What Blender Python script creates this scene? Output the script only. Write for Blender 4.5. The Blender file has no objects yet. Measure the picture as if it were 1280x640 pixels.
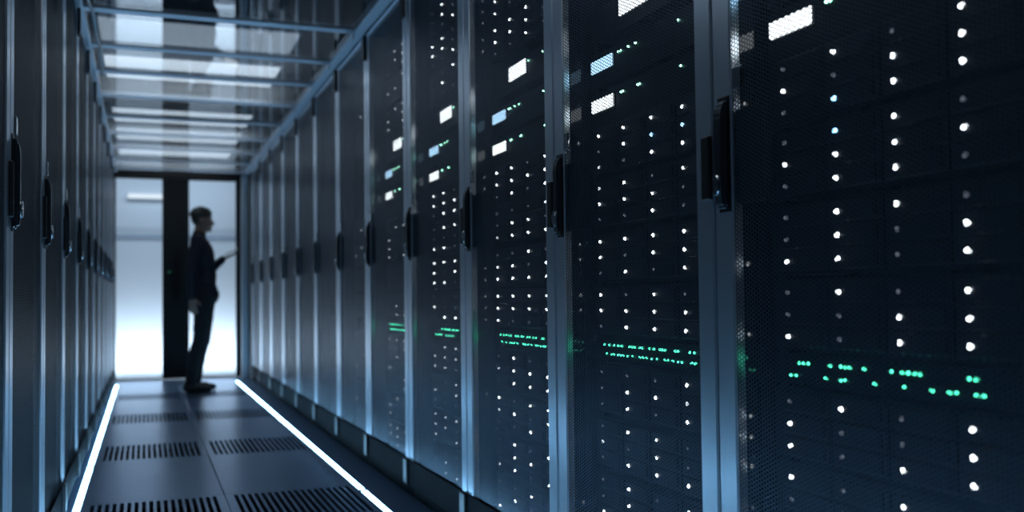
import bpy, bmesh, math, random
import numpy as np
from mathutils import Vector, Matrix
rnd = random.Random(7)
sc = bpy.context.scene
col = sc.collection

# ---------------------------------------------------------------- camera, world, exposure
F_PX, PX, PY, CAM_H = 1050.0, 500.0, 344.0, 0.86
def _ray(x, y):
    return Vector(((x-PX)/F_PX, -(y-PY)/F_PX, -1.0)).normalized()
_dy = _ray(180, 376)                       # aisle direction
_dz = _ray(200, -33000)                    # up
_dz = (_dz - _dy*_dz.dot(_dy)).normalized()
_dx = _dy.cross(_dz)
_rot = Matrix((_dx, _dy, _dz))             # rows: world axes in camera space = camera-to-world
cam_d = bpy.data.cameras.new('camera')
cam = bpy.data.objects.new('camera', cam_d); col.objects.link(cam)
cam.matrix_world = Matrix.Translation((0, 0, CAM_H)) @ _rot.to_4x4()
cam_d.sensor_width = 36.0
cam_d.lens = 36.0*F_PX/1280.0
cam_d.shift_x = (640-PX)/1280.0
cam_d.shift_y = (PY-320)/1280.0
cam_d.clip_start = 0.02
cam_d.dof.use_dof = True
cam_d.dof.focus_distance = 2.15
cam_d.dof.aperture_fstop = 2.0
sc.camera = cam

vs = sc.view_settings
vs.view_transform = 'Standard'; vs.look = 'None'; vs.gamma = 1.0; vs.use_curve_mapping = False
vs.exposure = 0.0
w = bpy.data.worlds.new('dark_hall'); sc.world = w; w.use_nodes = True
w.node_tree.nodes['Background'].inputs[0].default_value = (0.25, 0.42, 0.7, 1)
w.node_tree.nodes['Background'].inputs[1].default_value = 0.004
cy = sc.cycles
cy.use_denoising = True
cy.max_bounces = 8; cy.diffuse_bounces = 3; cy.glossy_bounces = 5; cy.transparent_max_bounces = 24
cy.caustics_reflective = False; cy.caustics_refractive = False
cy.sample_clamp_indirect = 4.0

STRIP_POWER = 26.0
CORRIDOR_W = 23.0
LAMP_RAD = 1.7

def area_light(name, loc, rot, sx, sy, watts, color):
    d = bpy.data.lights.new(name, 'AREA'); d.shape = 'RECTANGLE'; d.size = sx; d.size_y = sy
    d.energy = watts; d.color = color
    o = bpy.data.objects.new(name, d); col.objects.link(o); o.location = loc; o.rotation_euler = rot
    return o
# unseen fill added on corridor floor behind glass doors, brightens foot of far wall
area_light('corridor_wall_fill', (0.33, 10.45, 0.06), (math.radians(118), 0, 0), 2.6, 0.12, CORRIDOR_W, (0.68, 0.84, 1.0))
area_light('corridor_ceiling_light', (0.33, 10.1, 2.75), (0, 0, 0), 2.2, 0.5, 22.0, (0.62, 0.8, 1.0))

# ---------------------------------------------------------------- materials
def new_mat(name):
    m = bpy.data.materials.new(name); m.use_nodes = True
    nt = m.node_tree; b = nt.nodes['Principled BSDF']
    return m, nt, b
def pbr(name, color, rough=0.5, metal=0.0, noise=0.0, nscale=20.0, bump=0.0, spec=0.5, stretch=None):
    m, nt, b = new_mat(name)
    b.inputs['Base Color'].default_value = (*color, 1)
    b.inputs['Metallic'].default_value = metal
    b.inputs['Roughness'].default_value = rough
    b.inputs['Specular IOR Level'].default_value = spec
    if noise or bump:
        tc = nt.nodes.new('ShaderNodeTexCoord'); mp = nt.nodes.new('ShaderNodeMapping')
        nt.links.new(tc.outputs['Object'], mp.inputs[0])
        if stretch: mp.inputs['Scale'].default_value = stretch
        n = nt.nodes.new('ShaderNodeTexNoise'); n.inputs['Scale'].default_value = nscale; n.inputs['Detail'].default_value = 4
        nt.links.new(mp.outputs[0], n.inputs['Vector'])
        if noise:
            mr = nt.nodes.new('ShaderNodeMapRange')
            mr.inputs['To Min'].default_value = max(0.02, rough-noise); mr.inputs['To Max'].default_value = rough+noise
            nt.links.new(n.outputs[0], mr.inputs[0]); nt.links.new(mr.outputs[0], b.inputs['Roughness'])
        if bump:
            bp = nt.nodes.new('ShaderNodeBump'); bp.inputs['Strength'].default_value = bump; bp.inputs['Distance'].default_value = 0.002
            nt.links.new(n.outputs[0], bp.inputs['Height']); nt.links.new(bp.outputs[0], b.inputs['Normal'])
    return m
def glow(name, color, strength, base=(0.02, 0.02, 0.02)):
    m, nt, b = new_mat(name)
    b.inputs['Base Color'].default_value = (*base, 1)
    b.inputs['Emission Color'].default_value = (*color, 1)
    b.inputs['Emission Strength'].default_value = strength
    b.inputs['Roughness'].default_value = 0.3
    return m
def glass(name, tint, ior=1.5, rough=0.0, dust=0.0):
    m = bpy.data.materials.new(name); m.use_nodes = True; nt = m.node_tree
    for n in list(nt.nodes): nt.nodes.remove(n)
    out = nt.nodes.new('ShaderNodeOutputMaterial'); mix = nt.nodes.new('ShaderNodeMixShader')
    tr = nt.nodes.new('ShaderNodeBsdfTransparent'); tr.inputs[0].default_value = (*tint, 1)
    gl = nt.nodes.new('ShaderNodeBsdfGlossy'); gl.inputs['Roughness'].default_value = rough
    fr = nt.nodes.new('ShaderNodeFresnel'); ge = nt.nodes.new('ShaderNodeNewGeometry'); mr = nt.nodes.new('ShaderNodeMapRange')
    mr.inputs['To Min'].default_value = ior; mr.inputs['To Max'].default_value = 1.0/ior
    nt.links.new(ge.outputs['Backfacing'], mr.inputs[0]); nt.links.new(mr.outputs[0], fr.inputs['IOR'])
    nt.links.new(fr.outputs[0], mix.inputs[0]); nt.links.new(tr.outputs[0], mix.inputs[1]); nt.links.new(gl.outputs[0], mix.inputs[2])
    last = mix
    if dust:                               # a thin film of dust that scatters the light
        tl = nt.nodes.new('ShaderNodeBsdfTranslucent'); tl.inputs[0].default_value = (0.8, 0.85, 0.9, 1)
        last = nt.nodes.new('ShaderNodeMixShader'); last.inputs[0].default_value = dust
        nt.links.new(mix.outputs[0], last.inputs[1]); nt.links.new(tl.outputs[0], last.inputs[2])
    nt.links.new(last.outputs[0], out.inputs[0])
    return m
def perforated(name, color, pitch=0.0066, radius=0.0026, rough=0.35, metal=0.7):
    """steel sheet punched with round holes on a hexagonal grid (in the panel's own y/z)"""
    m, nt, b = new_mat(name)
    b.inputs['Base Color'].default_value = (*color, 1); b.inputs['Metallic'].default_value = metal; b.inputs['Roughness'].default_value = rough
    N, L = nt.nodes.new, nt.links.new
    def math_(op, a, c=None):
        n = N('ShaderNodeMath'); n.operation = op
        for i, v in enumerate((a, c)):
            if v is None: continue
            if isinstance(v, (int, float)): n.inputs[i].default_value = v
            else: L(v, n.inputs[i])
        return n.outputs[0]
    tc = N('ShaderNodeTexCoord'); sx = N('ShaderNodeSeparateXYZ'); L(tc.outputs['Object'], sx.inputs[0])
    h = pitch*math.sqrt(3)
    def cell(off):
        u = math_('SUBTRACT', math_('FRACT', math_('ADD', math_('DIVIDE', sx.outputs['Y'], h), off)), 0.5)
        v = math_('SUBTRACT', math_('FRACT', math_('ADD', math_('DIVIDE', sx.outputs['Z'], pitch), off)), 0.5)
        u = math_('MULTIPLY', u, h); v = math_('MULTIPLY', v, pitch)
        return math_('ADD', math_('MULTIPLY', u, u), math_('MULTIPLY', v, v))
    d = math_('MINIMUM', cell(0.0), cell(0.5))
    solid = math_('GREATER_THAN', d, radius*radius)
    L(solid, b.inputs['Alpha'])
    return m

M = {}
M['frame'] = pbr('brushed_blue_steel', (0.80, 0.88, 0.97), 0.29, 0.95, 0.006, 3.0)
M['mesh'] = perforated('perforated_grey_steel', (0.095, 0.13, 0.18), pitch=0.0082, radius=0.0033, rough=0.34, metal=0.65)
M['meshshade'] = perforated('perforated_shaded_steel', (0.025, 0.034, 0.05), pitch=0.0082, radius=0.0033, rough=0.42, metal=0.4)  # same door mesh for the left row, its shade put into the colour
M['body'] = pbr('black_cabinet_paint', (0.012, 0.014, 0.018), 0.5, 0.0, 0.08, 8)
M['black'] = pbr('black_plastic', (0.008, 0.009, 0.011), 0.35, 0.0, 0.06, 30)
M['plinth'] = pbr('dark_plinth_paint', (0.004, 0.006, 0.008), 0.7, 0.0, 0.05, 10, spec=0.06)
M['chrome'] = pbr('chrome_lock', (0.75, 0.8, 0.85), 0.18, 1.0, 0.05, 60)
M['handle'] = pbr('satin_black_handle', (0.03, 0.036, 0.045), 0.3, 0.5, 0.05, 40)
M['return'] = pbr('gloss_black_flange', (0.012, 0.015, 0.02), 0.07, 0.0, 0.03, 40)
M['chassis'] = pbr('server_chassis', (0.014, 0.016, 0.022), 0.38, 0.2, 0.08, 25)
M['tray'] = pbr('drive_tray_plastic', (0.02, 0.023, 0.032), 0.4, 0.1, 0.08, 40)
M['led_on'] = glow('white_drive_light', (0.86, 0.95, 1.0), 8.0)
M['led_blue'] = glow('blue_drive_light', (0.25, 0.6, 1.0), 9.0)
M['led_dim'] = glow('dim_drive_light', (0.6, 0.7, 0.9), 0.22)
M['led_mid'] = glow('soft_drive_light', (0.8, 0.9, 1.0), 2.0)
M['led_green'] = glow('green_port_light', (0.08, 0.95, 0.55), 4.5)
M['led_mint'] = glow('pale_green_light', (0.35, 1.0, 0.7), 8.0)
M['screen_w'] = glow('white_display', (0.88, 0.96, 1.0), 3.2)
M['screen_b'] = glow('pale_blue_display', (0.42, 0.72, 1.0), 2.6)
M['strip'] = glow('cool_white_light_strip', (0.28, 0.63, 1.0), STRIP_POWER)
M['alu'] = pbr('anodised_aluminium', (0.45, 0.52, 0.6), 0.35, 1.0, 0.06, 12)
M['tile'] = pbr('grey_floor_tile', (0.20, 0.33, 0.52), 0.30, 0.6, 0.05, 9, 0.06)
M['vent'] = pbr('vent_tile_metal', (0.22, 0.35, 0.54), 0.30, 0.7, 0.06, 12)
M['under'] = pbr('dark_underfloor', (0.006, 0.007, 0.009), 0.8)
M['wall'] = pbr('dark_hall_paint', (0.03, 0.035, 0.045), 0.7, 0, 0.05, 3)
M['white'] = pbr('white_corridor_paint', (0.82, 0.84, 0.87), 0.7, 0, 0.05, 3)
M['cfloor'] = pbr('pale_corridor_floor', (0.7, 0.72, 0.75), 0.4, 0, 0.05, 5)
M['door'] = pbr('black_door_metal', (0.006, 0.007, 0.009), 0.45, 0.2, 0.06, 15)
M['pane'] = glass('clear_door_glass', (0.95, 0.97, 0.98), 1.18)
M['roofpane'] = glass('clear_roof_panel', (0.87, 0.91, 0.94), 2.1, 0.0, 0.12)
M['beam'] = pbr('light_roof_metal', (0.70, 0.76, 0.84), 0.5, 0.6, 0.06, 10)
M['lamp'] = glow('soft_white_lamp', (0.85, 0.93, 1.0), LAMP_RAD, (0.8, 0.8, 0.8))
M['lampdim'] = glow('soft_dim_lamp', (0.8, 0.9, 1.0), LAMP_RAD*0.35, (0.8, 0.8, 0.8))
M['skin'] = pbr('skin', (0.26, 0.17, 0.13), 0.5, 0, 0.05, 40)
M['shirt'] = pbr('dark_violet_cotton', (0.014, 0.012, 0.024), 0.85, 0, 0.05, 60, 0.3)
M['trouser'] = pbr('black_cotton', (0.012, 0.013, 0.018), 0.85, 0, 0.05, 60, 0.3)
M['shoe'] = pbr('black_leather', (0.01, 0.01, 0.011), 0.35, 0, 0.05, 30)
M['hair'] = pbr('dark_hair', (0.02, 0.018, 0.01), 0.55, 0, 0.1, 120, 0.8)
M['eye'] = pbr('eye_white', (0.7, 0.7, 0.68), 0.2)
M['iris'] = pbr('brown_iris', (0.03, 0.015, 0.008), 0.15)
M['lips'] = pbr('lips', (0.35, 0.15, 0.13), 0.45)
M['tabscreen'] = glow('tablet_screen_glow', (0.8, 0.9, 1.0), 1.2)
M['cable'] = pbr('pale_grey_cable', (0.5, 0.55, 0.58), 0.25, 0.2, 0.05, 30)

# ---------------------------------------------------------------- mesh helpers
def link(name, me, parent=None, loc=None):
    o = bpy.data.objects.new(name, me); col.objects.link(o)
    if parent: o.parent = parent
    if loc: o.location = loc
    return o
def finish(name, bm, mat, parent=None, loc=None, smooth=False):
    bmesh.ops.recalc_face_normals(bm, faces=bm.faces[:])
    me = bpy.data.meshes.new(name); bm.to_mesh(me); bm.free()
    for mm in (mat if isinstance(mat, (list, tuple)) else [mat]): me.materials.append(mm)
    if smooth: me.polygons.foreach_set('use_smooth', [True]*len(me.polygons))
    return link(name, me, parent, loc)
def bm_box(x0, x1, y0, y1, z0, z1, bevel=0.0, seg=2, bm=None):
    b = bm or bmesh.new()
    r = bmesh.ops.create_cube(b, size=1.0)
    for v in r['verts']:
        v.co = Vector((x0+(v.co.x+.5)*(x1-x0), y0+(v.co.y+.5)*(y1-y0), z0+(v.co.z+.5)*(z1-z0)))
    if bevel:
        es = list({e for v in r['verts'] for e in v.link_edges})
        bmesh.ops.bevel(b, geom=es, offset=bevel, segments=seg, affect='EDGES', profile=0.5)
    return b
def box(name, dims, mat, parent=None, bevel=0.0, seg=2, loc=None):
    return finish(name, bm_box(*dims, bevel=bevel, seg=seg), mat, parent, loc)
def ring(x0, x1, y0, y1, z0, z1, a, bz, bt, bevel=0.002):
    """rectangular picture-frame in the y/z plane, depth x0..x1, side width a, bottom bz, top bt: one connected mesh"""
    b = bmesh.new()
    o = [(y0, z0), (y1, z0), (y1, z1), (y0, z1)]; i = [(y0+a, z0+bz), (y1-a, z0+bz), (y1-a, z1-bt), (y0+a, z1-bt)]
    V = [[b.verts.new((x, *p)) for p in q] for x in (x0, x1) for q in (o, i)]
    fo, fi, bo, bi = V
    for k in range(4):
        n = (k+1) % 4
        b.faces.new((fo[k], fo[n], fi[n], fi[k])); b.faces.new((bo[k], bi[k], bi[n], bo[n]))
        b.faces.new((fo[k], bo[k], bo[n], fo[n])); b.faces.new((fi[k], fi[n], bi[n], bi[k]))
    if bevel:
        bmesh.ops.recalc_face_normals(b, faces=b.faces[:])
        bmesh.ops.bevel(b, geom=[e for e in b.edges if abs(e.verts[0].co.x-x0) < 1e-6 and abs(e.verts[1].co.x-x0) < 1e-6 and e.calc_face_angle(0) > 0.5], offset=bevel, segments=2, affect='EDGES')
    return b
def dome_mesh(name, r, h, mat, seg=12):
    """a small lens: disc in y/z bulging towards -x"""
    b = bmesh.new()
    rings = []
    for t, s in ((0, 1.0), (0.5, 0.96), (0.85, 0.7)):
        rings.append([b.verts.new((-h*t, r*s*math.cos(2*math.pi*k/seg), r*s*math.sin(2*math.pi*k/seg))) for k in range(seg)])
    tip = b.verts.new((-h, 0, 0))
    for a, c in zip(rings, rings[1:]):
        for k in range(seg): b.faces.new((a[k], a[(k+1) % seg], c[(k+1) % seg], c[k]))
    for k in range(seg): b.faces.new((rings[-1][k], rings[-1][(k+1) % seg], tip))
    b.faces.new(list(reversed(rings[0])))
    bmesh.ops.recalc_face_normals(b, faces=b.faces[:])
    me = bpy.data.meshes.new(name); b.to_mesh(me); b.free(); me.materials.append(mat)
    return me
def empty(name, loc, rz=0.0):
    o = bpy.data.objects.new(name, None); col.objects.link(o); o.location = loc; o.rotation_euler = (0, 0, rz)
    o.empty_display_size = 0.1
    return o
def tag(o, label, cat, group=None, kind=None):
    o['label'] = label; o['category'] = cat
    if group: o['group'] = group
    if kind: o['kind'] = kind
    return o
def struct(o):
    o['kind'] = 'structure'; return o
def copy_tree(o, parent=None):
    c = o.copy(); col.objects.link(c)
    if parent: c.parent = parent
    for ch in list(o.children): copy_tree(ch, c)
    return c
ORD = ['first', 'second', 'third', 'fourth', 'fifth', 'sixth', 'seventh', 'eighth', 'ninth', 'tenth', 'eleventh', 'twelfth', 'thirteenth']

# ---------------------------------------------------------------- layout constants
XR, XL = 1.10, -0.297           # front planes of the two rack rows
SEAM0, PITCH = 1.432, 0.6865    # first seam seen at the right, rack pitch along the aisle
YD = 9.50                       # glass doors at the end of the aisle
ZR = 2.235                      # rack height
ZC = 2.25                       # underside of the glass roof

# ---------------------------------------------------------------- setting
struct(box('floor', (-2.2, 3.2, -1.6, YD+0.05, -0.16, -0.10), M['under']))
struct(box('floor_corridor', (-2.2, 3.2, YD+0.05, 11.2, -0.06, 0.0), M['cfloor']))
fl = bpy.data.objects['floor']
struct(box('wall_right', (3.1, 3.2, -1.6, YD+0.2, -0.1, 3.4), M['wall']))
struct(box('wall_left', (-2.2, -2.1, -1.6, YD+0.2, -0.1, 3.4), M['wall']))
struct(box('wall_back', (-2.2, 3.2, -1.6, -1.5, -0.1, 3.4), M['wall']))
struct(box('ceiling', (-2.2, 3.2, -1.6, 11.2, 3.3, 3.4), M['wall']))
# wall round the double door
wb = bmesh.new()
for d in ((-2.1, -0.305, YD, YD+0.12, -0.10, 3.3), (1.005, 3.1, YD, YD+0.12, -0.10, 3.3)): pass
def wall_with_opening(name, x0, x1, z0, z1, ox0, ox1, oz1, y0, y1, mat):
    b = bmesh.new()
    pts = [(x0, z0), (ox0, z0), (ox0, oz1), (ox1, oz1), (ox1, z0), (x1, z0), (x1, z1), (x0, z1)]
    f = [b.verts.new((p[0], y0, p[1])) for p in pts]; k = [b.verts.new((p[0], y1, p[1])) for p in pts]
    for s in (f, k):
        b.faces.new((s[0], s[1], s[2], s[7])); b.faces.new((s[2], s[3], s[6], s[7])); b.faces.new((s[3], s[4], s[5], s[6]))
    for i in range(8):
        n = (i+1) % 8
        b.faces.new((f[i], f[n], k[n], k[i]))
    return struct(finish(name, b, mat))
wall_with_opening('wall_front', -2.1, 3.1, -0.10, 3.3, -0.31, 1.03, 2.21, YD, YD+0.12, M['door'])
struct(box('wall_corridor', (-2.2, 3.2, 10.9, 11.0, 0.0, 3.3), M['white']))
struct(box('wall_corridor_left', (-2.2, -2.1, YD+0.2, 10.9, 0.0, 3.3), M['white']))
struct(box('wall_corridor_right', (3.1, 3.2, YD+0.2, 10.9, 0.0, 3.3), M['white']))
struct(box('trim_1', (-2.1, 3.1, 10.875, 10.9, 1.635, 1.68), pbr('grey_trim_rail', (0.42, 0.47, 0.55), 0.5), bevel=0.004))

# double glass door
def glass_door(name, x0, x1, gx0, gx1, label):
    b = bmesh.new()
    o = [(x0, 0.008), (x1, 0.008), (x1, 2.205), (x0, 2.205)]; i = [(gx0, 0.023), (gx1, 0.023), (gx1, 2.19), (gx0, 2.19)]
    V = [[b.verts.new((p[0], y, p[1])) for p in q] for y in (YD+0.02, YD+0.075) for q in (o, i)]
    fo, fi, bo, bi = V
    for k in range(4):
        n = (k+1) % 4
        b.faces.new((fo[k], fo[n], fi[n], fi[k])); b.faces.new((bo[k], bi[k], bi[n], bo[n]))
        b.faces.new((fo[k], bo[k], bo[n], fo[n])); b.faces.new((fi[k], fi[n], bi[n], bi[k]))
    d = struct(finish(name, b, M['door']))
    d['label'] = label
    p = box('glass_pane', (gx0+0.001, gx1-0.001, YD+0.043, YD+0.051, 0.024, 2.189), M['pane'], d)
    return d
d1 = glass_door('door_1', -0.308, 0.3339, -0.291, 0.192, 'black framed glass door leaf with an empty pane')
d2 = glass_door('door_2', 0.3341, 1.028, 0.476, 0.985, 'black framed glass door leaf behind the standing person')
def pull_bar(parent, x):
    b = bmesh.new()
    bm_box(x-0.012, x+0.012, YD-0.035, YD-0.015, 0.85, 1.35, 0.006, 2, b)
    o = finish('door_handle', b, M['black'], parent)
    for z in (0.9, 1.28):
        box('handle_mount', (x-0.009, x+0.009, YD-0.016, YD+0.021, z, z+0.02), M['black'], o)
pull_bar(d1, 0.308); pull_bar(d2, 0.36)
me = dome_mesh('lock_light', 0.007, 0.004, glow('dark_green_lock_light', (0.05, 0.5, 0.25), 0.5))
lk = box('door_lock', (0.25, 0.278, YD+0.004, YD+0.021, 1.06, 1.2), M['black'], d1, 0.003)
ll = link('lock_light', me, lk, (0.264, YD+0.004, 1.17)); ll.rotation_euler = (0, 0, math.radians(90))

# lamp bar on the corridor wall
t = tag(empty('wall_lamp', (0.10, 10.9, 2.155)), 'thin white linear lamp on corridor wall seen through glass door', 'lamp')
box('lamp_housing', (-0.30, 0.30, -0.05, 0.0, -0.03, 0.03), M['white'], t, 0.005)
box('diffuser', (-0.29, 0.29, -0.062, -0.05, -0.026, 0.026), glow('corridor_lamp_glow', (0.85, 0.93, 1.0), 1.0), t, 0.004)

# raised floor: solid tiles belong to the floor, slotted vent tiles are things
X0F, XMF, X1F = -0.252, 0.341, 0.934
VENT_Y = [(0.42, 0.93), (1.86, 2.37), (3.30, 3.81), (4.79, 5.30), (6.21, 6.72), (7.64, 8.15)]
edges_y = [-1.5]
for a, b_ in VENT_Y: edges_y += [a, b_]
edges_y += [YD+0.02]
g = 0.0018
for k in range(0, len(edges_y)-1, 2):
    ya, yb = edges_y[k], edges_y[k+1]
    n = max(1, round((yb-ya)/0.95))
    for q in range(n):
        y0, y1 = ya+(yb-ya)*q/n, ya+(yb-ya)*(q+1)/n
        for x0, x1 in ((X0F, XMF), (XMF, X1F)):
            box('floor_tile', (x0+g, x1-g, y0+g, y1-g, -0.035, 0.0), M['tile'], fl, 0.0015, 1)
for x0, x1 in ((-2.1, X0F), (X1F, 3.1)):
    box('floor_border', (x0+g, x1-g, -1.5, YD+0.02, -0.035, 0.0), M['tile'], fl)
def vent_mesh(wx, wy, n=18):
    b = bmesh.new()
    mx, my = 0.03, 0.022
    p = (wx-2*mx)/n
    xs = [0, mx+0.22*p]
    for k in range(n):
        if k: xs.append(mx+k*p+0.22*p)
        xs.append(mx+(k+1)*p-0.22*p)
    xs.append(wx)
    ys = [0, my, wy-my, wy]
    V = {}
    def v(i, j, l):
        if (i, j, l) not in V: V[i, j, l] = b.verts.new((xs[i], ys[j], -0.03*l))
        return V[i, j, l]
    nx, ny = len(xs)-1, 3
    solid = lambda i, j: 0 <= i < nx and 0 <= j < ny and not (j == 1 and i % 2 == 1 and 0 < i < nx-0)
    for i in range(nx):
        for j in range(ny):
            if not solid(i, j): continue
            b.faces.new((v(i, j, 0), v(i+1, j, 0), v(i+1, j+1, 0), v(i, j+1, 0)))
            b.faces.new((v(i, j, 1), v(i, j+1, 1), v(i+1, j+1, 1), v(i+1, j, 1)))
            for (di, dj, a, c) in ((-1, 0, (i, j), (i, j+1)), (1, 0, (i+1, j), (i+1, j+1)), (0, -1, (i, j), (i+1, j)), (0, 1, (i, j+1), (i+1, j+1))):
                if not solid(i+di, j+dj):
                    b.faces.new((v(*a, 0), v(*c, 0), v(*c, 1), v(*a, 1)))
    bmesh.ops.recalc_face_normals(b, faces=b.faces[:])
    me = bpy.data.meshes.new('floor_vent'); b.to_mesh(me); b.free(); me.materials.append(M['vent'])
    return me
vme = vent_mesh(XMF-X0F-2*g, 0.51-2*g)
vnames = {3.30: 'nearest vent row', 4.79: 'second vent row from the camera', 6.21: 'third vent row from the camera', 7.64: 'vent row by the standing person'}
for a, b_ in VENT_Y:
    if a not in vnames: 
        for x0, x1 in ((X0F, XMF), (XMF, X1F)): box('floor_tile', (x0+g, x1-g, a+g, b_-g, -0.035, 0.0), M['tile'], fl)
        continue
    for side, x0 in (('left', X0F), ('right', XMF)):
        o = link('floor_vent', vme, None, (x0+g, a+g, 0))
        tag(o, f'slotted floor vent, {side} tile of the {vnames[a]}', 'floor vent', 'slotted vent tiles along the aisle')

# LED strips along the two floor edges
def light_strip(name, x, label, joints):
    y0, y1 = -0.6, 8.9
    t = tag(empty(name, (x, 0, 0)), label, 'light strip', 'glowing strips along the aisle floor')
    b = bmesh.new()       # U-shaped aluminium channel
    pr = [(-0.016, 0.0), (0.016, 0.0), (0.016, 0.013), (0.013, 0.013), (0.013, 0.004), (-0.013, 0.004), (-0.013, 0.013), (-0.016, 0.013)]
    A = [b.verts.new((px, y0, pz)) for px, pz in pr]; B = [b.verts.new((px, y1, pz)) for px, pz in pr]
    for k in range(8): b.faces.new((A[k], A[(k+1) % 8], B[(k+1) % 8], B[k]))
    b.faces.new(A); b.faces.new(B)
    finish('channel', b, M['alu'], t)
    b = bmesh.new()       # rounded diffuser
    n = 8
    pr = [(0.012*math.cos(math.pi*k/n), 0.008+0.010*math.sin(math.pi*k/n)) for k in range(n+1)]
    A = [b.verts.new((px, y0+.004, pz)) for px, pz in pr]; B = [b.verts.new((px, y1-.004, pz)) for px, pz in pr]
    for k in range(n+1): b.faces.new((A[k], A[(k+1) % (n+1)], B[(k+1) % (n+1)], B[k]))
    b.faces.new(A); b.faces.new(B)
    finish('diffuser', b, M['strip'], t, smooth=False)
    for y in joints:
        box('joint_clip', (-0.018, 0.018, y-0.012, y+0.012, 0.0, 0.0205), M['alu'], t, 0.002)
light_strip('floor_light_strip', -0.262, 'glowing white light strip on floor along the left-hand racks', [4.6, 6.6])
light_strip('floor_light_strip', 0.930, 'glowing white light strip on floor along the right-hand racks', [3.62, 6.6])

# ---------------------------------------------------------------- glass roof over the aisle
BEAMS = [1.75, 2.40, 3.02, 3.62, 4.22, 4.82, 5.36, 5.98, 6.66, 7.34, 8.02, 8.68, 9.28]
roof = struct(box('ceiling_rail', (1.045, 1.125, 0.0, YD, ZC-0.005, ZC+0.045), M['beam'], bevel=0.004))
struct(box('ceiling_rail', (1.145, 1.20, 0.0, YD, ZC-0.005, ZC+0.055), M['beam'], bevel=0.004))
struct(box('ceiling_rail', (-0.33, -0.275, 0.0, YD, ZC-0.005, ZC+0.045), M['beam'], bevel=0.004))
for k, y in enumerate(BEAMS):
    b = bmesh.new()       # T-bar: flat flange under, web above
    w_, h_ = 0.03, 0.035
    pr = [(-w_, 0), (w_, 0), (w_, 0.004), (0.003, 0.004), (0.003, h_), (-0.003, h_), (-0.003, 0.004), (-w_, 0.004)]
    A = [b.verts.new((-0.275, y+p, ZC+q)) for p, q in pr]; B = [b.verts.new((1.045, y+p, ZC+q)) for p, q in pr]
    for i in range(8): b.faces.new((A[i], A[(i+1) % 8], B[(i+1) % 8], B[i]))
    b.faces.new(A); b.faces.new(B)
    struct(finish('ceiling_beam', b, M['beam']))
    br = bmesh.new()      # angle bracket holding the beam to the rail
    pr = [(1.000, 0.0), (1.044, 0.0), (1.044, -0.034), (1.040, -0.034), (1.040, -0.004), (1.000, -0.004)]
    A = [br.verts.new((px, y-0.018, ZC+pz)) for px, pz in pr]; B = [br.verts.new((px, y+0.018, ZC+pz)) for px, pz in pr]
    for i in range(6): br.faces.new((A[i], A[(i+1) % 6], B[(i+1) % 6], B[i]))
    br.faces.new(A); br.faces.new(B)
    struct(finish('ceiling_bracket', br, M['alu']))
    if k+1 < len(BEAMS):
        y2 = BEAMS[k+1]
        struct(box('ceiling_panel', (-0.274, 1.044, y+0.004, y2-0.004, ZC+0.005, ZC+0.013), M['roofpane']))
# lamps above the glass; first two added out of view as fill light
LAMPS = [(1.0, 1.5, False), (2.7, 3.2, False), (4.75, 5.18, True), (5.48, 6.0, False), (6.98, 7.45, False), (7.80, 8.30, False), (8.72, 9.15, False)]
lname = ['unseen fill lamp panel above the glass roof, over the camera', 'unseen fill lamp panel above the glass roof, between camera and first visible lamp', 'dim white lamp panel above the glass roof, nearest the camera', 'bright white lamp panel above the glass roof, second from the camera',
         'white lamp panel above the glass roof, third from the camera', 'white lamp panel above the glass roof, fourth from the camera',
         'white lamp panel above the glass roof, next to the doors']
for (y0, y1, dim), lb in zip(LAMPS, lname):
    t = tag(empty('ceiling_lamp', (0.31, (y0+y1)/2, ZC+0.13)), lb, 'lamp', 'lamps above the glass roof')
    hy = (y1-y0)/2
    box('lamp_housing', (-0.57, 0.57, -hy, hy, 0.012, 0.06), M['alu'], t, 0.004)
    box('diffuser', (-0.55, 0.55, -hy+0.01, hy-0.01, 0.0, 0.012), M['lampdim' if dim else 'lamp'], t, 0.003)
    for sx in (-0.3, 0.3):
        box('suspension_rod', (sx-0.004, sx+0.004, -0.004, 0.004, 0.06, 3.3-ZC-0.13), M['alu'], t)
# pale cable swagging along the left roof rail
b = bmesh.new()
ys = np.linspace(2.4, 5.4, 121); prev = None
for y in ys:
    ph = (y-2.4)/0.6
    c = Vector((-0.235+0.008*math.sin(3*y), y, ZC-0.012-0.028*abs(math.sin(math.pi*ph))))
    row = [b.verts.new(c+Vector((0.008*math.cos(2*math.pi*k/10), 0, 0.008*math.sin(2*math.pi*k/10)))) for k in range(10)]
    if prev:
        for k in range(10): b.faces.new((prev[k], prev[(k+1) % 10], row[(k+1) % 10], row[k]))
    prev = row
o = finish('roof_cable', b, M['cable'], smooth=True)
tag(o, 'pale cable swagging under the glass roof along the left rail', 'cable')

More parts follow.
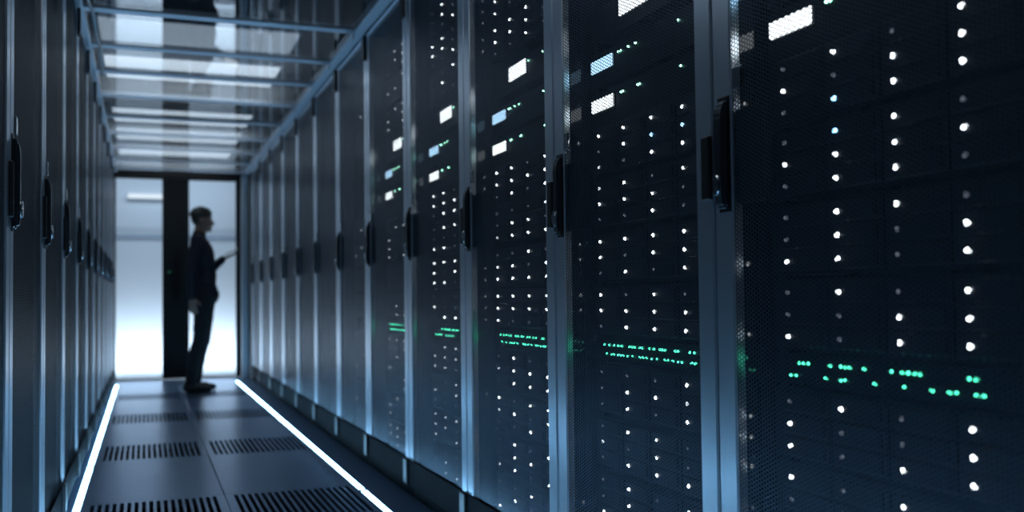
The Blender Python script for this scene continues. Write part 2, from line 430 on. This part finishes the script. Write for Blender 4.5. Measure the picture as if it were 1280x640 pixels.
# ---------------------------------------------------------------- racks (local: front at x=0 facing -x, y 0..PITCH from near to far, z up)
FW = 0.056
SET = 0.085                    # equipment front behind the rack front
def make_rack():
    root = empty('server_rack', (0, 0, 0))
    p = PITCH
    # hollow cabinet body, open at the front
    b = bmesh.new()
    def shell(x, m): return [b.verts.new((x, y, z)) for y, z in ((m+.002, .052+m), (p-m-.002, .052+m), (p-m-.002, ZR-m), (m+.002, ZR-m))]
    fo, bo, fi, bi = shell(0.024, 0), shell(0.98, 0), shell(0.024, 0.02), shell(0.95, 0.02)
    for k in range(4):
        n = (k+1) % 4
        b.faces.new((fo[k], fo[n], bo[n], bo[k])); b.faces.new((fi[k], bi[k], bi[n], fi[n])); b.faces.new((fo[k], fi[k], fi[n], fo[n]))
    b.faces.new(bo); b.faces.new(bi)
    finish('cabinet_body', b, M['body'], root)
    box('plinth', (0.018, 0.96, 0.002, p-0.002, 0.0, 0.052), M['plinth'], root, 0.002)
    for y0 in (0.078, p-0.096):
        box('mounting_rail', (SET+0.0045, SET+0.035, y0, y0+0.024, 0.075, ZR-0.03), M['chassis'], root, 0.001)
    # door: steel frame, perforated panel, handle, hinges
    d = finish('door', ring(0.0, 0.022, 0.0025, p-0.0025, 0.055, ZR-0.004, FW-0.0025, 0.06, 0.02, 0.003), M['frame'], root)
    pan = box('mesh_panel', (0.004, 0.0049, FW-0.002, p-FW+0.002, 0.112, ZR-0.022), M['mesh'], d)
    # glossy return flange behind the far edge of the mesh
    box('door_return', (0.0225, 0.055, p-FW-0.002, p-FW+0.001, 0.115, ZR-0.03), M['return'], d)
    # handle on the far edge
    yh = p-0.036
    b = bmesh.new()
    prof = [(-0.002, 1.03), (-0.014, 1.036), (-0.018, 1.05), (-0.018, 1.215), (-0.014, 1.235), (-0.002, 1.25)]
    A = [b.verts.new((x, yh-0.015, z)) for x, z in prof]; B = [b.verts.new((x, yh+0.015, z)) for x, z in prof]
    for k in range(len(prof)): b.faces.new((A[k], A[(k+1) % 6], B[(k+1) % 6], B[k]))
    b.faces.new(A); b.faces.new(B)
    bmesh.ops.recalc_face_normals(b, faces=b.faces[:])
    bmesh.ops.bevel(b, geom=b.edges[:], offset=0.005, segments=2, affect='EDGES')
    finish('door_handle', b, M['handle'], d)
    box('handle_plate', (-0.002, 0.0, yh-0.018, yh+0.018, 1.025, 1.255), M['black'], d, 0.001)
    # chrome lock barrel at the foot of the handle
    b = bmesh.new()
    r = bmesh.ops.create_cone(b, cap_ends=True, segments=20, radius1=0.011, radius2=0.011, depth=0.008)
    bmesh.ops.rotate(b, verts=b.verts, matrix=Matrix.Rotation(math.pi/2, 3, 'Y'))
    for v in b.verts: v.co += Vector((-0.020, yh, 1.078)); v.co.z = 1.078+(v.co.z-1.078)*1.9
    bmesh.ops.bevel(b, geom=[e for e in b.edges if e.calc_face_angle(0) > 1], offset=0.002, segments=1, affect='EDGES')
    finish('lock', b, M['chrome'], d)
    box('lock_box', (0.008, 0.028, p-0.135, p-FW-0.004, 1.04, 1.225), M['under'], d, 0.003)
    box('badge', (-0.0045, 0.0, p-FW-0.032, p-FW-0.008, 1.262, 1.305), M['chrome'], d, 0.001)
    box('kick_panel', (-0.003, -0.0005, 0.0008, p-0.0008, 0.054, 0.166), M['plinth'], d, 0.002)
    # hinges on the near edge
    for z0, z1, wid in ((ZR-0.135, ZR-0.01, 0.05), (0.058, 0.165, 0.05)):
        box('hinge', (-0.014, 0.0, 0.001, wid, z0, z1), M['black'], d, 0.003)
    box('hinge', (-0.010, 0.0, 0.001, 0.028, 1.055, 1.185), M['black'], d, 0.003)
    return root
proto = make_rack()
N_R, N_L = 12, 12
racks_R = []
feat = ['large and dark at the right edge', 'sharp, with three bright displays', 'with a large white display', 'blurring, with displays near its left edge']
for k in range(N_R):
    o = proto if k == 0 else copy_tree(proto)
    o.location = (XR, SEAM0+PITCH*(k-1)+0.0, 0)
    tag(o, f'tall black mesh-door server rack, {ORD[k]} from the camera in the right-hand row', 'server rack', 'server racks in the right-hand row')
    racks_R.append(o)
shaded_mesh = None
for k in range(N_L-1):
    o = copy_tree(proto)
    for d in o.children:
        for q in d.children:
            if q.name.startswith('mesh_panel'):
                if shaded_mesh is None:
                    shaded_mesh = q.data.copy(); shaded_mesh.materials[0] = M['meshshade']
                q.data = shaded_mesh
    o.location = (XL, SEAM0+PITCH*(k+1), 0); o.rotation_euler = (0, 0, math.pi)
    tag(o, f'tall black mesh-door server rack, {ORD[k]} from the camera in the left-hand row', 'server rack', 'server racks in the left-hand row')
o = copy_tree(proto); o.location = (XR, SEAM0-2*PITCH, 0)
tag(o, 'tall black mesh-door server rack beside the camera in the right-hand row', 'server rack', 'server racks in the right-hand row')
o = copy_tree(proto); o.location = (XL, SEAM0, 0); o.rotation_euler = (0, 0, math.pi)
tag(o, 'tall black mesh-door server rack beside the camera in the left-hand row', 'server rack', 'server racks in the left-hand row')
# blank filler panels between the last racks and the door wall
y_end = SEAM0+PITCH*(N_R-1)
def filler(name, x, sgn, label):
    pts = (x, x+sgn*0.9) if sgn > 0 else (x+sgn*0.9, x)
    struct(box(name, (pts[0], pts[1], y_end+0.003, YD-0.003, 0.0, ZR), M['body'], bevel=0.003))
struct(box('trim_4', (1.032, 1.10, YD-0.16, YD-0.003, 0.0, ZR), M['frame'], bevel=0.004))
filler('trim_2', XR+0.004, 1, ''); filler('trim_3', XL-0.004, -1, '')

# ---------------------------------------------------------------- equipment in the right-hand racks
U0, U1 = 0.092, 0.592          # equipment extent, distance from the far seam
COLS = [0.112, 0.235, 0.359, 0.481]
def loc_y(off): return PITCH-off           # local y of a rack from the offset to its far seam
LED = {k: dome_mesh('drive_light', 0.0042, 0.004, M[m]) for k, m in (('1', 'led_on'), ('b', 'led_blue'), ('.', 'led_dim'), ('m', 'led_mid'))}
GRN = {k: dome_mesh('port_light', 0.0031, 0.004, M[m], 10) for k, m in (('g', 'led_green'), ('p', 'led_mint'))}
CH_W = 0.49
def simple_box_me(name, dims, mat, bevel):
    b = bm_box(*dims, bevel=bevel, seg=1); bmesh.ops.recalc_face_normals(b, faces=b.faces[:])
    me = bpy.data.meshes.new(name); b.to_mesh(me); b.free(); me.materials.append(mat); return me
# local frame of a unit: origin at its front, far-side lower corner of the rack's column; y measured as minus offset
def chassis_me(h):
    # body with two ears (one connected mesh)
    b = bmesh.new()
    pr = [(-U1-0.014, 0.0), (-U0+0.026, 0.0), (-U0+0.026, 0.004), (-U0-0.008, 0.004), (-U0-0.008, 0.6), (-U1+0.01, 0.6), (-U1+0.01, 0.004), (-U1-0.014, 0.004)]
    A = [b.verts.new((x, y, 0.002)) for y, x in pr]; B = [b.verts.new((x, y, h-0.002)) for y, x in pr]
    n = len(pr)
    for k in range(n): b.faces.new((A[k], A[(k+1) % n], B[(k+1) % n], B[k]))
    b.faces.new(A); b.faces.new(B)
    bmesh.ops.recalc_face_normals(b, faces=b.faces[:])
    me = bpy.data.meshes.new('chassis'); b.to_mesh(me); b.free(); me.materials.append(M['chassis']); return me
H3 = 0.138
CH3, CH2, CH1 = chassis_me(H3), chassis_me(0.098), chassis_me(0.062)
TRAY = simple_box_me('drive_tray', (-0.008, 0.0, -0.058, 0.058, -0.0185, 0.0185), M['tray'], 0.002)
TRAYH = simple_box_me('tray_latch', (-0.012, -0.008, -0.05, -0.04, -0.014, 0.014), M['chassis'], 0.001)
SCR = {k: simple_box_me('display', (-0.006, 0.0, -wd/2, wd/2, -hh/2, hh/2), M[m], 0.001) for k, m, wd, hh in
       (('big', 'screen_w', 0.125, 0.046), ('w', 'screen_w', 0.106, 0.033), ('b', 'screen_b', 0.106, 0.033))}
BEZ = {k: simple_box_me('display_bezel', (-0.003, 0.0, -wd/2-.006, wd/2+.006, -hh/2-.006, hh/2+.006), M['black'], 0.001) for k, wd, hh in
       (('big', 0.125, 0.046), ('w', 0.106, 0.033), ('b', 0.106, 0.033))}

def drive_server(ri, zc, pat, label, detail):
    """pat: three strings (rows from the top) of four lights (columns from the far side)"""
    rx, ry = XR+SET, SEAM0+PITCH*ri
    root = empty('drive_server', (rx, ry, zc-H3/2))
    tag(root, label, 'server', 'drive servers behind the mesh doors')
    link('chassis', CH3, root)
    for r in range(3):
        for c in range(4):
            z = H3/2+0.042*(1-r)
            if detail:
                t = link('drive_tray', TRAY, root, (0, -COLS[c]-0.048+0.012, z))
                link('drive_light', LED[pat[r][c]], t, (-0.008, 0.036, 0))
                link('tray_latch', TRAYH, t)
            else:
                link('drive_light', LED[pat[r][c]], root, (-0.0005, -COLS[c], z))
    return root
GR1 = [[0.115, 0.141, 0.163, 0.185, 0.201, 0.237, 0.249, 0.261, 0.283, 0.294, 0.325, 0.344, 0.369, 0.378, 0.389, 0.43, 0.442, 0.483, 0.502],
       [0.127, 0.151, 0.162, 0.184, 0.194, 0.207, 0.228, 0.25, 0.283, 0.297, 0.312, 0.334, 0.356, 0.388, 0.401, 0.42, 0.441, 0.454, 0.491, 0.504]]
GR0 = [[0.13, 0.142, 0.152, 0.205, 0.228, 0.239, 0.249, 0.28, 0.334, 0.356, 0.367, 0.378, 0.388, 0.471, 0.483],
       [0.109, 0.121, 0.194, 0.228, 0.238, 0.301, 0.358, 0.409, 0.439, 0.451, 0.483, 0.494]]
def switch(ri, rows, label, kind):
    zc = 0.721
    root = empty('network_switch', (XR+SET, SEAM0+PITCH*ri, zc-0.031))
    tag(root, label, 'network switch', 'network switches with green port lights')
    link('chassis', CH1, root)
    for row, z in zip(rows, (0.031+0.012, 0.031-0.012)):
        for off in row: link('port_light', GRN[kind], root, (-0.0005, -off, z))
    box('port_row', (-0.0035, 0.001, -0.515, -0.105, 0.026, 0.036), M['black'], root, 0.001)
def controller(ri, z_disp, which, off, greens, label):
    h = 0.098
    root = empty('storage_controller', (XR+SET, SEAM0+PITCH*ri, z_disp-h*0.62))
    tag(root, label, 'storage controller', 'controllers with lit displays')
    link('chassis', CH2, root)
    bz = link('display_bezel', BEZ[which], root, (0, -off, h*0.62))
    link('display', SCR[which], bz, (-0.001, 0, 0))
    for g_ in greens: link('status_light', GRN['p'], root, (-0.0005, -g_, h*0.62+0.012))
def rand_pat(p, ch='1'):
    return [''.join(ch if rnd.random() < p else '.' for _ in range(4)) for _ in range(3)]
Z_UP = [1.253, 1.111, 0.967, 0.824]      # under the displays, down to the switch
Z_DN = [0.617, 0.474, 0.330, 0.187]
Z_TOP = [2.040, 1.898, 1.755]
PAT = {
 1: {'T': [['1..1', '.11.', '..1.'], ['1.1.', '11..', '.1.1'], ['111.', '1.1.', '.1.1']],
     'U': [['1111', '.1b'+'b', 'm.11'], ['m1.1', '111.', '..1.'], ['1111', '1.11', '.1.1'], ['1.1.', '1111', '.111']],
     'D': [['...1', '.11m', '.1.1'], ['.11.', 'm.1.', '.111'], ['.1.1', '.1.1', '1.1.'], ['1.1.', '.11.', '1...']]},
 0: {'T': [['1.1.', '.1.1', '11..'], ['.1.1', '1..1', '.11.'], ['1.1.', '.1.1', '.111']],
     'U': [['.1.1', '1.11', '.b11'], ['.b1.', '1111', '.11.'], ['.11.', '.1.1', '11.1'], ['.1.1', '..11', '1.11']],
     'D': [['.1.1', '1..1', '1.11'], ['1.11', '.1.1', 'm.1.'], ['.1.1', '1.1.', '.11.'], ['1..1', '.11.', '..1.']]},
 2: {'T': [['1.1.', '11.1', '.1.1'], ['1.1.', '11.1', '1...'], ['111.', '111.', '..1.']],
     'U': [['11.1', '1111', '.1.1'], ['...1', '.11.', 'm111'], ['..1.', '11.1', '1111'], ['1111', '11'+'11', '1...']],
     'D': [['.1..', 'm111', '.111'], ['1.11', 'm1.1', '..1.'], ['.1.1', '.11.', 'm1.1'], ['..1.', '.1..', '1.1.']]},
}
UP_NAME = ['fourth above the green-lit switch', 'third above the green-lit switch', 'second above the green-lit switch', 'directly above the green-lit switch']
DN_NAME = ['directly below the green-lit switch', 'second below the green-lit switch', 'third below the green-lit switch', 'lowest, fourth below the green-lit switch']
TOP_NAME = ['topmost of its rack', 'second from the top', 'just above the large display']
for ri in range(0, 7):
    rk = f'{ORD[ri]} right-hand rack'
    P_ = PAT.get(ri)
    if P_ is None:
        dens = {3: 0.5, 4: 0.42, 5: 0.12, 6: 0.04}[ri]
        ch = '1' if ri == 3 else 'm'
        P_ = {'T': [rand_pat(dens, ch) for _ in Z_TOP], 'U': [rand_pat(dens, ch) for _ in Z_UP], 'D': [rand_pat(dens*0.7, 'm') for _ in Z_DN]}
    detail = ri <= 2
    for key, zs, nm in (('T', Z_TOP, TOP_NAME), ('U', Z_UP, UP_NAME), ('D', Z_DN, DN_NAME)):
        for z, pat, n_ in zip(zs, P_[key], nm):
            drive_server(ri, z, pat, f'black drive server with white lights, {n_}, {rk}', detail)
    if ri <= 4:
        rows = GR0 if ri == 0 else GR1
        if ri >= 2: rows = [[o for o in row if rnd.random() < 0.75] for row in rows]
        switch(ri, rows, f'flat network switch with two rows of green lights, {rk}', 'g')
        controller(ri, 1.612, 'big', 0.281, [0.36, 0.46, 0.475], f'controller with the large white display, topmost of three, {rk}')
        controller(ri, 1.488, 'b', 0.128, [0.204, 0.216, 0.253, 0.285, 0.462], f'controller with a pale blue display, middle of three, {rk}')
        controller(ri, 1.380, 'w', 0.128, [0.216, 0.224, 0.293, 0.30, 0.468], f'controller with a small white display, lowest of three, {rk}')

# ---------------------------------------------------------------- the person, in profile, facing the right-hand racks
PX0, PY0 = 0.50, 8.20
def capsule(b, p0, p1, r0, r1, seg=14, sy=1.0):
    p0, p1 = Vector(p0), Vector(p1)
    ax = (p1-p0); L_ = ax.length; ax.normalize()
    up = Vector((0, 1, 0)) if abs(ax.y) < 0.9 else Vector((1, 0, 0))
    u = ax.cross(up).normalized(); v_ = ax.cross(u)
    rings = []
    for a in (-80, -55, -28, 0): rings.append((p0+ax*(r0*math.sin(math.radians(a))), r0*math.cos(math.radians(a))))
    for a in (0, 28, 55, 80): rings.append((p1+ax*(r1*math.sin(math.radians(a))), r1*math.cos(math.radians(a))))
    V = []
    for c, r in rings:
        row = []
        for k in range(seg):
            d = u*math.cos(2*math.pi*k/seg)*r + v_*math.sin(2*math.pi*k/seg)*r
            d.y *= sy
            row.append(b.verts.new(c+d))
        V.append(row)
    for a, c in zip(V, V[1:]):
        for k in range(seg): b.faces.new((a[k], a[(k+1) % seg], c[(k+1) % seg], c[k]))
    b.faces.new(V[0]); b.faces.new(V[-1])
def ellipsoid(b, c, r, rot=None):
    res = bmesh.ops.create_uvsphere(b, u_segments=20, v_segments=14, radius=1.0)
    m = Matrix.Translation(c) @ (rot.to_4x4() if rot else Matrix()) @ Matrix.Diagonal((*r, 1))
    bmesh.ops.transform(b, matrix=m, verts=res['verts'])
def remeshed(name, b, mat, parent, voxel=0.007, smooth=6, noise=0.0, nsize=0.05):
    o = finish(name, b, mat, parent)
    md = o.modifiers.new('remesh', 'REMESH'); md.mode = 'VOXEL'; md.voxel_size = voxel; md.use_smooth_shade = True
    s = o.modifiers.new('smooth', 'SMOOTH'); s.iterations = smooth; s.factor = 0.5
    if noise:
        tx = bpy.data.textures.new(name+'_folds', 'CLOUDS'); tx.noise_scale = nsize
        dm = o.modifiers.new('folds', 'DISPLACE'); dm.texture = tx; dm.strength = noise; dm.mid_level = 0.5; dm.texture_coords = 'LOCAL'
    return o
person = tag(empty('person', (PX0, PY0, 0)), 'person in dark clothes standing in profile by glass doors, holding a tablet', 'person')
# joints, relative to (PX0, PY0): x forward, y: -near side, + far side
HEADC = Vector((0.035, 0, 1.625)); NECK = Vector((0.005, 0, 1.47))
SH_N, EL_N, WR_N = Vector((-0.03, -0.185, 1.415)), Vector((-0.085, -0.225, 1.125)), Vector((-0.075, -0.215, 0.885))
SH_F, EL_F, WR_F = Vector((-0.005, 0.185, 1.415)), Vector((0.105, 0.215, 1.135)), Vector((0.235, 0.10, 1.262))
HIP_N, KN_N, AN_N = Vector((0.055, -0.09, 0.90)), Vector((0.005, -0.10, 0.49)), Vector((-0.085, -0.105, 0.085))
HIP_F, KN_F, AN_F = Vector((0.065, 0.09, 0.90)), Vector((0.045, 0.095, 0.49)), Vector((-0.025, 0.10, 0.085))
def torso(b, g_):
    ellipsoid(b, (0.068, 0, 0.93), (0.108+g_, 0.165+g_, 0.13+g_))
    ellipsoid(b, (0.055, 0, 1.08), (0.105+g_, 0.15+g_, 0.17+g_))
    ellipsoid(b, (0.03, 0, 1.27), (0.115+g_, 0.17+g_, 0.19+g_), Matrix.Rotation(-0.12, 3, 'Y'))
    for s in (SH_N, SH_F): capsule(b, (0.0, 0, 1.425), s, 0.075+g_, 0.06+g_)
def arms(b, g_, upto=1.0):
    for s, e, w_ in ((SH_N, EL_N, WR_N), (SH_F, EL_F, WR_F)):
        capsule(b, s, e, 0.052+g_, 0.042+g_); capsule(b, e, e+(w_-e)*upto, 0.042+g_, 0.029+g_)
def legs(b, g_):
    for h, k, a in ((HIP_N, KN_N, AN_N), (HIP_F, KN_F, AN_F)):
        capsule(b, h, k, 0.086+g_, 0.058+g_); m = k+(a-k)*0.35+Vector((-0.012, 0, 0))
        capsule(b, k, m, 0.056+g_, 0.055+g_); capsule(b, m, a, 0.053+g_, 0.038+g_)
def hand(b, wrist, fwd, palm_n, side, curl, thumb=0.38):
    """wrist point; fwd: direction to the fingers; palm_n: where the palm looks; side: thumb side"""
    fwd, palm_n, side = fwd.normalized(), palm_n.normalized(), side.normalized()
    for t_ in (-0.028, -0.010, 0.010, 0.028):
        capsule(b, wrist+side*t_*0.6, wrist+fwd*0.085+side*t_, 0.013, 0.011, 10)
    for t_, ln in ((0.030, 0.068), (0.010, 0.078), (-0.011, 0.072), (-0.031, 0.056)):
        p0 = wrist+fwd*0.088+side*t_
        a = curl*0.5; d1 = fwd*math.cos(a)+palm_n*math.sin(a); p1 = p0+d1*ln*0.45
        a = curl*1.2; d2 = fwd*math.cos(a)+palm_n*math.sin(a); p2 = p1+d2*ln*0.32
        a = curl*1.7; d3 = fwd*math.cos(a)+palm_n*math.sin(a); p3 = p2+d3*ln*0.26
        capsule(b, p0, p1, 0.0092, 0.0085, 10); capsule(b, p1, p2, 0.0085, 0.008, 10); capsule(b, p2, p3, 0.008, 0.0065, 10)
    p0 = wrist+fwd*0.03+side*0.028
    p1 = p0+(side*0.7+fwd*0.6+palm_n*thumb).normalized()*0.042; p2 = p1+(fwd*0.85+palm_n*thumb+side*0.1).normalized()*0.034
    capsule(b, p0, p1, 0.013, 0.010, 10); capsule(b, p1, p2, 0.010, 0.008, 10)
b = bmesh.new()
torso(b, -0.012); arms(b, -0.006); legs(b, -0.01)
for a in (AN_N, AN_F):
    capsule(b, a+Vector((-0.02, 0, -0.035)), a+Vector((0.14, 0, -0.055)), 0.036, 0.026)
capsule(b, NECK+Vector((-0.01, 0, -0.05)), HEADC+Vector((-0.012, 0, -0.03)), 0.058, 0.056)
ellipsoid(b, HEADC+Vector((-0.008, 0, 0.02)), (0.096, 0.076, 0.085))             # skull
ellipsoid(b, HEADC+Vector((0.026, 0, -0.045)), (0.066, 0.058, 0.072))            # jaw and face
capsule(b, HEADC+Vector((0.066, 0, -0.098)), HEADC+Vector((0.070, 0, -0.092)), 0.018, 0.016)   # chin
capsule(b, HEADC+Vector((0.083, 0, 0.004)), HEADC+Vector((0.104, 0, -0.036)), 0.008, 0.012, 10) # nose
for s in (-1, 1):
    ellipsoid(b, HEADC+Vector((-0.008, s*0.076, -0.015)), (0.020, 0.010, 0.032))
hand(b, WR_N, Vector((0.10, 0.02, -1)), Vector((0.3, 1, 0)), Vector((1, -0.2, 0.1)), 0.45)
fdir = Vector((0.9, -0.25, 0.38))
hand(b, WR_F, fdir, Vector((-0.35, -0.1, 0.9)), Vector((0.2, -1, 0.0)), 0.1, 0.0)
remeshed('body', b, M['skin'], person, 0.006, 4)
b = bmesh.new(); torso(b, 0.004); arms(b, 0.008, 0.95)
capsule(b, (0.0, 0, 1.46), (0.004, 0, 1.485), 0.068, 0.064)
capsule(b, (0.056, 0, 0.89), (0.055, 0, 1.0), 0.112, 0.11, 16, 1.4)
remeshed('shirt', b, M['shirt'], person, 0.008, 5, 0.012, 0.07)
b = bmesh.new(); ellipsoid(b, (0.066, 0, 0.91), (0.125, 0.17, 0.11)); legs(b, 0.014)
remeshed('trousers', b, M['trouser'], person, 0.008, 5, 0.012, 0.06)
for a in (AN_N, AN_F):
    b = bmesh.new()
    capsule(b, a+Vector((-0.025, 0, -0.03)), a+Vector((-0.005, 0, 0.02)), 0.05, 0.046)
    capsule(b, a+Vector((-0.02, 0, -0.045)), a+Vector((0.09, 0, -0.048)), 0.042, 0.042)
    capsule(b, a+Vector((0.09, 0, -0.052)), a+Vector((0.165, 0, -0.056)), 0.040, 0.030)
    for v in b.verts: v.co.z = max(v.co.z, 0.002)
    remeshed('shoe', b, M['shoe'], person, 0.006, 4)
b = bmesh.new()
ellipsoid(b, HEADC+Vector((-0.016, 0, 0.042)), (0.100, 0.083, 0.078)); ellipsoid(b, HEADC+Vector((-0.05, 0, 0.015)), (0.058, 0.076, 0.07))
hr = random.Random(3)
for _ in range(60):
    th, ph = hr.uniform(0, 2*math.pi), hr.uniform(0.1, 1.4)
    d = Vector((math.sin(ph)*math.cos(th), math.sin(ph)*math.sin(th), math.cos(ph)))
    c = HEADC+Vector((-0.016, 0, 0.042))+Vector((d.x*0.098, d.y*0.082, d.z*0.078)); ellipsoid(b, c, (0.016, 0.016, 0.014))
remeshed('hair', b, M['hair'], person, 0.006, 2)
for s in (-1, 1):
    b = bmesh.new(); ellipsoid(b, HEADC+Vector((0.072, s*0.030, 0.004)), (0.012, 0.013, 0.010)); e = finish('eye', b, M['eye'], person, smooth=True)
    b = bmesh.new(); ellipsoid(b, HEADC+Vector((0.081, s*0.031, 0.003)), (0.004, 0.006, 0.006)); finish('iris', b, M['iris'], e, smooth=True)
b = bmesh.new(); ellipsoid(b, HEADC+Vector((0.083, 0, -0.066)), (0.008, 0.022, 0.007)); finish('mouth', b, M['lips'], person, smooth=True)
# tablet held in front of the chest
tb = tag(empty('tablet_computer', Vector((PX0, PY0, 0))+WR_F+fdir.normalized()*0.10+Vector((-0.012, -0.02, 0.030))), 'thin tablet with glowing screen held up in the hand of the person', 'tablet')
tb.rotation_euler = (0, math.radians(-23), 0)
box('tablet_body', (-0.072, 0.072, -0.11, 0.11, -0.004, 0.004), M['black'], tb, 0.003)
box('screen', (-0.066, 0.066, -0.10, 0.10, 0.004, 0.0052), M['tabscreen'], tb)
